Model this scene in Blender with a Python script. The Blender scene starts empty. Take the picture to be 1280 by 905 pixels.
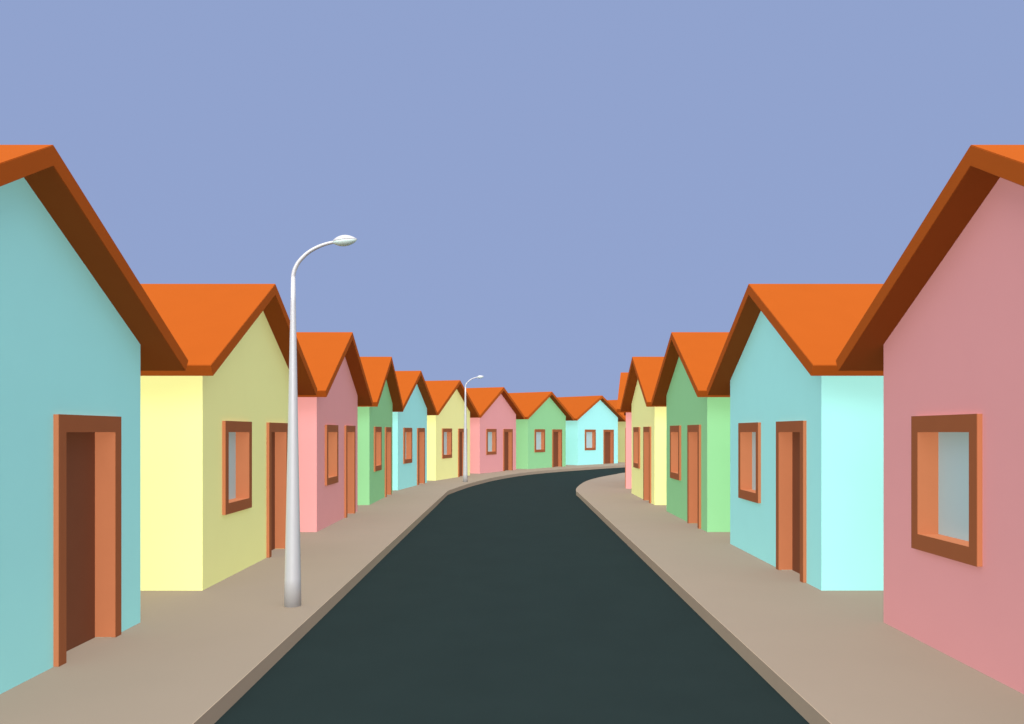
import bpy, bmesh, math
from mathutils import Vector

SC = bpy.context.scene
COL = SC.collection
R = math.radians

# ------------------------------------------------------------------ camera
H = 2.05                                   # eye height above the pavement
cam_d = bpy.data.cameras.new('camera')
cam = bpy.data.objects.new('camera', cam_d)
COL.objects.link(cam)
cam.location = (0, 0, H)
cam.rotation_euler = (R(90), 0, 0)
cam_d.sensor_width = 36
cam_d.lens = 970 / 1280 * 36
cam_d.shift_y = 87.46 / 1280
cam_d.clip_start = 0.05
cam_d.clip_end = 5000
SC.camera = cam

# ------------------------------------------------------------------ light
SUN_EL = 50
SUN_AZ = 6                                 # the sun stands slightly to the left behind the camera
EXPO = 0.60
w = bpy.data.worlds.new('World')
SC.world = w
w.use_nodes = True
nt = w.node_tree
nt.nodes.clear()
out = nt.nodes.new('ShaderNodeOutputWorld')
bg = nt.nodes.new('ShaderNodeBackground')
sky = nt.nodes.new('ShaderNodeTexSky')
sky.sky_type = 'NISHITA'
sky.sun_disc = False
sky.sun_elevation = R(SUN_EL)
sky.sun_rotation = math.pi + R(SUN_AZ)
mix = nt.nodes.new('ShaderNodeMix')
mix.data_type = 'RGBA'
mix.inputs['Factor'].default_value = 0.985     # an evenly veiled sky
mix.inputs['B'].default_value = tuple(c / 2 ** EXPO for c in (2.83, 3.66, 6.18)) + (1,)
bg.inputs['Strength'].default_value = 0.1
nt.links.new(sky.outputs['Color'], mix.inputs['A'])
nt.links.new(mix.outputs['Result'], bg.inputs['Color'])
nt.links.new(bg.outputs[0], out.inputs[0])

sd = bpy.data.lights.new('sun', 'SUN')
sd.energy = 5.0
sd.angle = R(104)                          # light through thin high cloud, behind the camera
sd.color = (1.0, 0.965, 0.91)
sd.use_shadow = False
sun = bpy.data.objects.new('sun', sd)
COL.objects.link(sun)
sun.location = (0, -30, 40)
sun.rotation_euler = (R(90 - SUN_EL), 0, -R(SUN_AZ))

SC.view_settings.view_transform = 'Standard'
SC.view_settings.look = 'None'
SC.view_settings.exposure = EXPO
SC.view_settings.gamma = 1
SC.view_settings.use_curve_mapping = False
SC.cycles.max_bounces = 6
SC.cycles.diffuse_bounces = 2

# ------------------------------------------------------------------ materials
def mat(name, col, rough=0.8, vary=0.03, scale=3.0, bump=0.0, spec=0.25, metal=0.0):
    m = bpy.data.materials.new(name)
    m.use_nodes = True
    t = m.node_tree
    b = t.nodes['Principled BSDF']
    b.inputs['Roughness'].default_value = rough
    b.inputs['Metallic'].default_value = metal
    b.inputs['Specular IOR Level'].default_value = spec
    tc = t.nodes.new('ShaderNodeTexCoord')
    n = t.nodes.new('ShaderNodeTexNoise')
    n.inputs['Scale'].default_value = scale
    n.inputs['Detail'].default_value = 5
    t.links.new(tc.outputs['Object'], n.inputs['Vector'])
    mr = t.nodes.new('ShaderNodeMapRange')
    mr.inputs['From Min'].default_value = 0.3
    mr.inputs['From Max'].default_value = 0.7
    mr.inputs['To Min'].default_value = 1 - vary
    mr.inputs['To Max'].default_value = 1 + vary
    t.links.new(n.outputs['Fac'], mr.inputs['Value'])
    mul = t.nodes.new('ShaderNodeVectorMath')
    mul.operation = 'SCALE'
    mul.inputs[0].default_value = col
    t.links.new(mr.outputs['Result'], mul.inputs['Scale'])
    t.links.new(mul.outputs['Vector'], b.inputs['Base Color'])
    if bump:
        n2 = t.nodes.new('ShaderNodeTexNoise')
        n2.inputs['Scale'].default_value = 60
        n2.inputs['Detail'].default_value = 3
        t.links.new(tc.outputs['Object'], n2.inputs['Vector'])
        bp = t.nodes.new('ShaderNodeBump')
        bp.inputs['Strength'].default_value = bump
        bp.inputs['Distance'].default_value = 0.004
        t.links.new(n2.outputs['Fac'], bp.inputs['Height'])
        t.links.new(bp.outputs['Normal'], b.inputs['Normal'])
    return m

C = dict(
    teal=(.325, .735, .70), yellow=(.80, .80, .33), pink=(.675, .305, .30), green=(.25, .55, .26),
    yellow_shaded=(.48, .46, .205), roof=(.305, .066, .0078), soffit=(.265, .066, .0130), trim=(.355, .078, .0100),
    casing=(.272, .086, .031), lit_lining=(.40, .139, .060), leaf=(.158, .054, .025),
    glass=(.36, .51, .52), pavement=(.228, .184, .138), kerb=(.33, .258, .185), asphalt=(.0138, .0225, .0218),
    ground=(.27, .22, .165), metal=(.47, .47, .475), lens=(.62, .78, .73),
)
M = {}
for k in ('teal', 'yellow', 'pink', 'green', 'yellow_shaded'):
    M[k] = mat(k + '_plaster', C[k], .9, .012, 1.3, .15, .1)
M['roof'] = mat('orange_roof', C['roof'], .9, .015, 2.0, .1, .02)
M['trim'] = mat('brown_trim', C['trim'], .85, .02, 2.0, 0, .03)
M['soffit'] = mat('soffit_shaded', C['soffit'], .85, .02, 2.0, 0, .03)  # trim brown darkened, shade of the underside put into the colour
M['casing'] = mat('frame_wood_shaded', C['casing'], .7, .02, 4.0, 0, .1)
M['lit_lining'] = mat('frame_wood_lit', C['lit_lining'], .7, .02, 4.0, 0, .1)  # same frame wood as the casing, lightened to paint in sunlight
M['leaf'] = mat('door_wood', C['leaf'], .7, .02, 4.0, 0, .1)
M['glass'] = mat('grey_glass', C['glass'], .35, .01, 1.0, 0, .3)
M['pavement'] = mat('pavement_concrete', C['pavement'], .9, .012, 1.2, .15, .1)
M['kerb'] = mat('kerb_concrete', C['kerb'], .9, .02, 1.5, .15, .1)
M['asphalt'] = mat('asphalt', C['asphalt'], .9, .04, 1.5, .2, .02)
M['ground'] = mat('earth', C['ground'], .95, .03, .2, 0, .1)
M['metal'] = mat('galvanised_metal', C['metal'], .38, .01, 3.0, 0, .4, .18)
M['lens'] = mat('lamp_glass', C['lens'], .5, .0, 3.0, 0, .5)

# ------------------------------------------------------------------ helpers
def link(name, bm, material, parent=None, smooth=False):
    bmesh.ops.remove_doubles(bm, verts=bm.verts, dist=1e-6)
    bmesh.ops.recalc_face_normals(bm, faces=bm.faces)
    me = bpy.data.meshes.new(name)
    bm.to_mesh(me)
    bm.free()
    me.materials.append(material)
    if smooth:
        for p in me.polygons:
            p.use_smooth = True
    o = bpy.data.objects.new(name, me)
    COL.objects.link(o)
    o.parent = parent
    return o

def thing(name, label, cat, group=None, loc=(0, 0, 0), rz=0.0):
    o = bpy.data.objects.new(name, None)
    COL.objects.link(o)
    o.location = loc
    o.rotation_euler = (0, 0, rz)
    o['label'] = label
    o['category'] = cat
    if group:
        o['group'] = group
    return o

def box(bm, x0, x1, y0, y1, z0, z1):
    v = [bm.verts.new((x, y, z)) for x in (x0, x1) for y in (y0, y1) for z in (z0, z1)]
    for q in ((0, 1, 3, 2), (4, 6, 7, 5), (0, 4, 5, 1), (2, 3, 7, 6), (0, 2, 6, 4), (1, 5, 7, 3)):
        bm.faces.new([v[i] for i in q])

def extrude_profile(bm, prof, x0, x1):
    a = [bm.verts.new((x0, y, z)) for y, z in prof]
    b = [bm.verts.new((x1, y, z)) for y, z in prof]
    n = len(prof)
    bm.faces.new(a)
    bm.faces.new(b)
    for i in range(n):
        j = (i + 1) % n
        bm.faces.new((a[i], a[j], b[j], b[i]))

def ring(bm, x0, x1, outer, inner, open_bottom=False):
    """rectangular frame in the y-z plane; rect = (y0, y1, z0, z1)"""
    oy0, oy1, oz0, oz1 = outer
    iy0, iy1, iz0, iz1 = inner
    o = [(oy0, oz0), (oy0, oz1), (oy1, oz1), (oy1, oz0)]
    i = [(iy0, iz0), (iy0, iz1), (iy1, iz1), (iy1, iz0)]
    if open_bottom:
        extrude_profile(bm, o + i[::-1], x0, x1)
        return
    V = lambda p, x: bm.verts.new((x, p[0], p[1]))
    oa, ob = [V(p, x0) for p in o], [V(p, x1) for p in o]
    ia, ib = [V(p, x0) for p in i], [V(p, x1) for p in i]
    for k in range(4):
        j = (k + 1) % 4
        bm.faces.new((oa[k], oa[j], ia[j], ia[k]))
        bm.faces.new((ob[k], ib[k], ib[j], ob[j]))
        bm.faces.new((oa[k], ob[k], ob[j], oa[j]))
        bm.faces.new((ia[k], ia[j], ib[j], ib[k]))

# ------------------------------------------------------------------ setting
def smooth_line(pts, n=6):
    """Catmull-Rom through pts"""
    o = []
    P = [pts[0]] + pts + [pts[-1]]
    for i in range(1, len(P) - 2):
        p0, p1, p2, p3 = [Vector(q) for q in P[i - 1:i + 3]]
        for k in range(n):
            t = k / n
            o.append(.5 * ((2 * p1) + (p2 - p0) * t + (2 * p0 - 5 * p1 + 4 * p2 - p3) * t * t
                           + (3 * p1 - p0 - 3 * p2 + p3) * t ** 3))
    o.append(Vector(pts[-1]))
    return [(v.x, v.y) for v in o]

KL = [(-2.24, -40), (-2.24, 26.2)] + smooth_line(
    [(-2.24, 27.0), (-1.95, 29.2), (-1.56, 31.6), (-.75, 35.2), (.24, 38.2), (1.35, 40.6), (2.7, 42.75),
     (4.2, 44.75), (5.8, 46.75), (7.2, 48.2), (10, 50.9), (14.5, 54.3), (26, 61.5), (70, 87)])
KR = [(2.24, -40), (2.24, 26.2)] + smooth_line(
    [(2.23, 26.9), (2.32, 28.0), (2.52, 29.4), (2.95, 31.7), (3.36, 33.3), (4.0, 35.2), (4.5, 36.4), (5.07, 37.7),
     (5.65, 39.0), (8.3, 43.0), (11.8, 46.6), (16, 49.8), (28, 57), (72, 82.5)])
ROAD_Z = -0.141

def slab(name, line, far, material):
    """pavement: flat top at z=0, kerb face down along the road edge"""
    bm = bmesh.new()
    top = [bm.verts.new((x, y, 0)) for x, y in line]
    rim = [bm.verts.new((x, y, 0)) for x, y in far]
    f = bm.faces.new(top + rim)
    bmesh.ops.triangulate(bm, faces=[f])
    low = [bm.verts.new((x, y, ROAD_Z - .05)) for x, y in line]
    for i in range(len(line) - 1):
        bm.faces.new((top[i], top[i + 1], low[i + 1], low[i]))
    o = link(name, bm, material)
    o['kind'] = 'structure'
    return o

def kerb(name, line, side):
    """thin rendered kerb face, a few millimetres proud of the pavement slab"""
    bm = bmesh.new()
    pts = []
    for i, p in enumerate(line):
        a, b = Vector(line[max(i - 1, 0)]), Vector(line[min(i + 1, len(line) - 1)])
        t = (b - a).normalized()
        n = Vector((t.y, -t.x)) * side
        pts.append((Vector(p) - n * .003, Vector(p) + n * .004))
    rows = [[bm.verts.new((q.x, q.y, z)) for q, z in ((i_, ROAD_Z - .03), (i_, .003), (o_, .003), (o_, ROAD_Z - .03))]
            for i_, o_ in pts]
    for p, q in zip(rows, rows[1:]):
        for k in range(4):
            j = (k + 1) % 4
            bm.faces.new((p[k], p[j], q[j], q[k]))
    bm.faces.new(rows[0])
    bm.faces.new(rows[-1])
    link(name, bm, M['kerb'])['kind'] = 'structure'

kerb('kerb_left', KL, 1)
kerb('kerb_right', KR, -1)
slab('pavement_left', KL, [(70, 260), (-160, 260), (-160, -40)], M['pavement'])
slab('pavement_right', KR, [(160, 82.5), (160, -40)], M['pavement'])

bm = bmesh.new()
vs = [bm.verts.new((x, y, ROAD_Z)) for x, y in ((-6, -41), (6, -41), (6, 26), (90, 80), (90, 110), (60, 92), (-6, 52))]
f = bm.faces.new(vs)
bmesh.ops.triangulate(bm, faces=[f])
o = link('road', bm, M['asphalt'])
o['kind'] = 'structure'

bm = bmesh.new()
vs = [bm.verts.new(p) for p in ((-1500, -1500, -.22), (1500, -1500, -.22), (1500, 1500, -.22), (-1500, 1500, -.22))]
bm.faces.new(vs)
o = link('ground', bm, M['ground'])
o['kind'] = 'structure'

# ------------------------------------------------------------------ house
HW, RO, RH, ZR = 2.097, 0.304, 2.605, 4.36     # half wall width, roof overhang to the street, half roof, ridge
ZE = 2.865                                     # roof edge
DEP = 4.6
SL = math.atan2(ZR - ZE, RH)
TH = 0.14                                      # roof board thickness
TV = TH / math.cos(SL)
WIN = (-1.42, -.34, .905, 2.204)               # casing outlines, y0 y1 z0 z1
DOOR = (.51, 1.59, 0.0, 2.204)
CW, CT = .112, .155                            # casing widths
WIN_O = (WIN[0] + CW, WIN[1] - CW, WIN[2] + .15, WIN[3] - CT)
DOOR_O = (DOOR[0] + CW, DOOR[1] - CW, 0.0, DOOR[3] - CT)
REC, PROUD, SLV = .157, .05, .012

def wall_bm():
    bm = bmesh.new()
    z0 = -.04
    ztop = lambda y: ZR - TV + .012 - abs(y) * math.tan(SL)
    def ex(r, b):                               # pocket a sleeve wider than the opening
        return (r[0] - SLV, r[1] + SLV, z0 if b else r[2] - SLV, r[3] + SLV)
    holes = [ex(WIN_O, False), ex(DOOR_O, True)]
    ys = sorted({-HW, HW, *(h[0] for h in holes), *(h[1] for h in holes)})
    zs = sorted({z0, 2.6, *(h[2] for h in holes), *(h[3] for h in holes)})
    q = lambda *p: bm.faces.new([bm.verts.new(v) for v in p])
    for a, b in zip(ys, ys[1:]):
        for c, d in zip(zs, zs[1:]):
            my, mz = (a + b) / 2, (c + d) / 2
            if any(h[0] < my < h[1] and h[2] < mz < h[3] for h in holes):
                continue
            q((0, a, c), (0, b, c), (0, b, d), (0, a, d))
    q(*[(0, y, 2.6) for y in ys], (0, HW, ztop(HW)), (0, 0, ztop(0)), (0, -HW, ztop(HW)))
    for i, (a, b, c, d) in enumerate(holes):
        x = -REC - .035
        q((0, a, c), (0, a, d), (x, a, d), (x, a, c))
        q((0, b, c), (0, b, d), (x, b, d), (x, b, c))
        q((0, a, d), (0, b, d), (x, b, d), (x, a, d))
        q((0, a, c), (0, b, c), (x, b, c), (x, a, c))
        q((x, a, c), (x, b, c), (x, b, d), (x, a, d))
    q((-DEP, -HW, z0), (-DEP, HW, z0), (-DEP, HW, ztop(HW)), (-DEP, 0, ztop(0)), (-DEP, -HW, ztop(HW)))
    for s in (-HW, HW):
        q((0, s, z0), (-DEP, s, z0), (-DEP, s, ztop(HW)), (0, s, ztop(HW)))
    q((0, -HW, z0), (0, HW, z0), (-DEP, HW, z0), (-DEP, -HW, z0))
    for s in (-1, 1):
        q((0, 0, ztop(0)), (-DEP, 0, ztop(0)), (-DEP, s * HW, ztop(HW)), (0, s * HW, ztop(HW)))
    return bm

def chevron(rh, top, thick):
    """cross-section of the bent roof board, ends cut square to the slope"""
    s, c, t = math.sin(SL), math.cos(SL), math.tan(SL)
    e = top - rh * t
    ix = rh - thick * s
    return [(-rh, e), (0, top), (rh, e), (ix, e - thick * c), (0, top - thick / c), (-ix, e - thick * c)]

def make_house(key, label):
    h = thing('house', label, 'house', 'small gabled houses along the curving street')
    link('wall', wall_bm(), M[key], h)
    bm = bmesh.new()
    extrude_profile(bm, chevron(RH - .004, ZR + .006, .012), -DEP - .2 + .004, RO - .004)
    rf = link('roof', bm, M['roof'], h)
    bm = bmesh.new()
    extrude_profile(bm, chevron(RH, ZR, TH), -DEP - .2, RO)
    link('fascia', bm, M['trim'], rf)
    bm = bmesh.new()                            # added sheet under the overhang, shade painted into its brown
    t_ = ZR - TV - .004 + .012 / math.cos(SL)
    extrude_profile(bm, chevron(RH - TH * math.sin(SL) - .008 + .012 * math.sin(SL), t_, .012), -DEP - .2 + .006, RO - .006)
    link('soffit', bm, M['soffit'], rf)
    for nm, outer, op, ob in (('window', WIN, WIN_O, False), ('door', DOOR, DOOR_O, True)):
        sl = (op[0] - SLV + .002, op[1] + SLV - .002, .004 if ob else op[2] - SLV + .002, op[3] + SLV - .002)
        mid = (op[0] - .006, op[1] + .006, .004 if ob else op[2] - .006, op[3] + .006)
        o_lo = (outer[0], outer[1], .004 if ob else outer[2], outer[3])
        o_op = (op[0], op[1], .004 if ob else op[2], op[3])
        bm = bmesh.new()
        big = (o_lo[0] - .001, o_lo[1] + .001, .003 if ob else o_lo[2] - .001, o_lo[3] + .001)
        sml = (o_op[0] + .001, o_op[1] - .001, .003 if ob else o_op[2] + .001, o_op[3] - .001)
        ring(bm, PROUD - .005, PROUD, big, sml, ob)  # thin front board added to carry the frame's shaded tone
        if ob:
            fr_bm = bm
            bm = bmesh.new()
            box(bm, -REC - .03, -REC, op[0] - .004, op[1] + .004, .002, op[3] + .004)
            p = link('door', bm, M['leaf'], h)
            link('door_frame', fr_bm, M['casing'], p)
        else:
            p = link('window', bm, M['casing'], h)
            bm = bmesh.new()
            box(bm, -REC - .012, -REC, op[0] - .004, op[1] + .004, op[2] - .004, op[3] + .004)
            link('glass', bm, M['glass'], p)
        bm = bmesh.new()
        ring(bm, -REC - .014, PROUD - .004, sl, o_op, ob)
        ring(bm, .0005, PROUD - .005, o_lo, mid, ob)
        link('lit_lining', bm, M['lit_lining'], p)  # frame sides and reveals, sunlight put into their lighter colour
    return h

def copy_tree(o, parent=None):
    c = o.copy()
    COL.objects.link(c)
    c.parent = parent
    for ch in list(o.children):
        copy_tree(ch, c)
    return c

STEP, FIRST = 5.871, 6.257
HOUSES = [  # side, x, y, clockwise turn, colour, label
    ('L', -4, FIRST, 0, 'teal', 'large teal house at the left edge of the picture with a deep doorway'),
    ('L', -4, FIRST + STEP, 0, 'yellow', 'yellow house just behind the near street lamp, next to the big teal house'),
    ('L', -4, FIRST + 2 * STEP, 0, 'pink', 'pink house on the left, right beside the near street lamp pole'),
    ('L', -4, FIRST + 3 * STEP, 0, 'green', 'narrow looking green house between the pink and teal houses on the left'),
    ('L', -3.729, 29.354, 7.8, 'teal', 'teal house on the left between a green house and a yellow house'),
    ('L', -2.602, 34.748, 17.0, 'yellow', 'yellow house whose door is behind the distant street lamp'),
    ('L', -.687, 40.112, 25.5, 'pink', 'far pink house just right of the distant street lamp'),
    ('L', 2.043, 44.621, 33.8, 'green', 'far green house on the outside of the bend between pink and teal ones'),
    ('L', 5.502, 49.376, 43.4, 'teal', 'farthest teal house at the end of the street where the road turns away'),
    ('L', 9.6, 53.4, 50.0, 'yellow_shaded', 'mostly hidden khaki house behind the farthest teal one in the bend'),  # yellow plaster darkened, shade painted into the wall colour
    ('R', 4, FIRST, 0, 'pink', 'large pink house at the right edge of the picture with a big window'),
    ('R', 4, FIRST + STEP, 0, 'teal', 'teal house on the right beside the large pink house'),
    ('R', 4, FIRST + 2 * STEP, 0, 'green', 'green house on the right between a teal house and a yellow house'),
    ('R', 4, FIRST + 3 * STEP, 0, 'yellow', 'yellow house on the right next to the inside of the bend'),
    ('R', 4.527, 30.137, 11.2, 'pink', 'pink house on the right almost hidden behind the yellow one'),
]
proto = {}
for side, x, y, th, key, label in HOUSES:
    if not proto:
        h = proto[key] = make_house(key, label)
    elif key not in proto:                    # same house, its own wall colour
        src = next(iter(proto.values()))
        h = proto[key] = copy_tree(src)
        wl = next(c for c in h.children if c.name.startswith('wall'))
        wl.data = wl.data.copy()
        wl.data.materials[0] = M[key]
    else:
        h = copy_tree(proto[key])
    h['label'] = label
    h.location = (x, y, 0)
    h.rotation_euler = (0, 0, -R(th) if side == 'L' else math.pi - R(th))

# ------------------------------------------------------------------ street lamps
def sweep(bm, path, n=28, cap=True):
    """path: (x, z, radius) in the x-z plane"""
    rings = []
    for i, (x, z, r) in enumerate(path):
        a = path[max(i - 1, 0)]
        b = path[min(i + 1, len(path) - 1)]
        t = Vector((b[0] - a[0], 0, b[1] - a[1])).normalized()
        u = Vector((0, 1, 0))
        v = t.cross(u)
        rings.append([bm.verts.new(Vector((x, 0, z)) + (u * math.cos(k * math.tau / n) + v * math.sin(k * math.tau / n)) * r)
                      for k in range(n)])
    for p, q in zip(rings, rings[1:]):
        for k in range(n):
            j = (k + 1) % n
            bm.faces.new((p[k], p[j], q[j], q[k]))
    if cap:
        bm.faces.new(rings[0])
        bm.faces.new(rings[-1])

def half_shell(bm, L, W, Hh, up, nx=20, ny=20, tip=.62):
    """half of a lamp head: length along x from 0 to L, bulging up or down"""
    rows = []
    for i in range(nx + 1):
        t = i / nx
        r = max(1e-4, math.sin(math.pi * t ** .95)) ** tip
        x = L * t
        row = []
        for k in range(ny + 1):
            a = math.pi * k / ny
            row.append(bm.verts.new((x, W * r * math.cos(a), (1 if up else -1) * Hh * r ** 1.1 * math.sin(a))))
        rows.append(row)
    for p, q in zip(rows, rows[1:]):
        for k in range(ny):
            bm.faces.new((p[k], p[k + 1], q[k + 1], q[k]))
        bm.faces.new((p[0], q[0], q[ny], p[ny]))

ARM = [(.0048, 3.83, .0252), (.0065, 3.90, .0250), (.024, 3.970, .0245), (.063, 4.046, .0235), (.113, 4.105, .0225), (.18, 4.166, .0215),
       (.272, 4.222, .0205), (.372, 4.263, .0195), (.47, 4.288, .0185), (.53, 4.298, .018)]

def arm_path():
    out_ = []
    P = [ARM[0]] + ARM + [ARM[-1]]
    for i in range(1, len(P) - 2):
        p0, p1, p2, p3 = [Vector(q) for q in P[i - 1:i + 3]]
        for k in range(5):
            t = k / 5
            v = .5 * ((2 * p1) + (p2 - p0) * t + (2 * p0 - 5 * p1 + 4 * p2 - p3) * t * t + (3 * p1 - p0 - 3 * p2 + p3) * t ** 3)
            out_.append(tuple(v))
    out_.append(ARM[-1])
    return out_

def make_lamp(label, loc):
    t = thing('street_lamp', label, 'street lamp', 'street lamps on the left pavement', loc)
    bm = bmesh.new()
    path = [(0, .0, .099)] + [(.005 * k / 12, 3.89 * k / 12, .099 + (.0248 - .099) * k / 12) for k in range(1, 13)]
    sweep(bm, path, 40)
    link('pole', bm, M['metal'], t, True)
    bm = bmesh.new()
    sweep(bm, arm_path(), 24)
    link('arm', bm, M['metal'], t, True)
    bm = bmesh.new()
    half_shell(bm, .30, .085, .068, True)
    hd = link('lamp_head', bm, M['metal'], t, True)
    hd.location = (.465, 0, 4.29)
    hd.rotation_euler = (0, -R(6), 0)
    bm = bmesh.new()
    half_shell(bm, .292, .080, .058, False)
    ln = link('lens', bm, M['lens'], hd, True)
    ln.location = (.002, 0, -.002)
    return t

lamp = make_lamp('tall white street lamp standing close by at the kerb beside the pink house', (-2.588, 9.16, 0))
l2 = copy_tree(lamp)
l2['label'] = 'distant small street lamp in front of the far yellow house door'
l2.location = (-1.915, 31.8, 0)
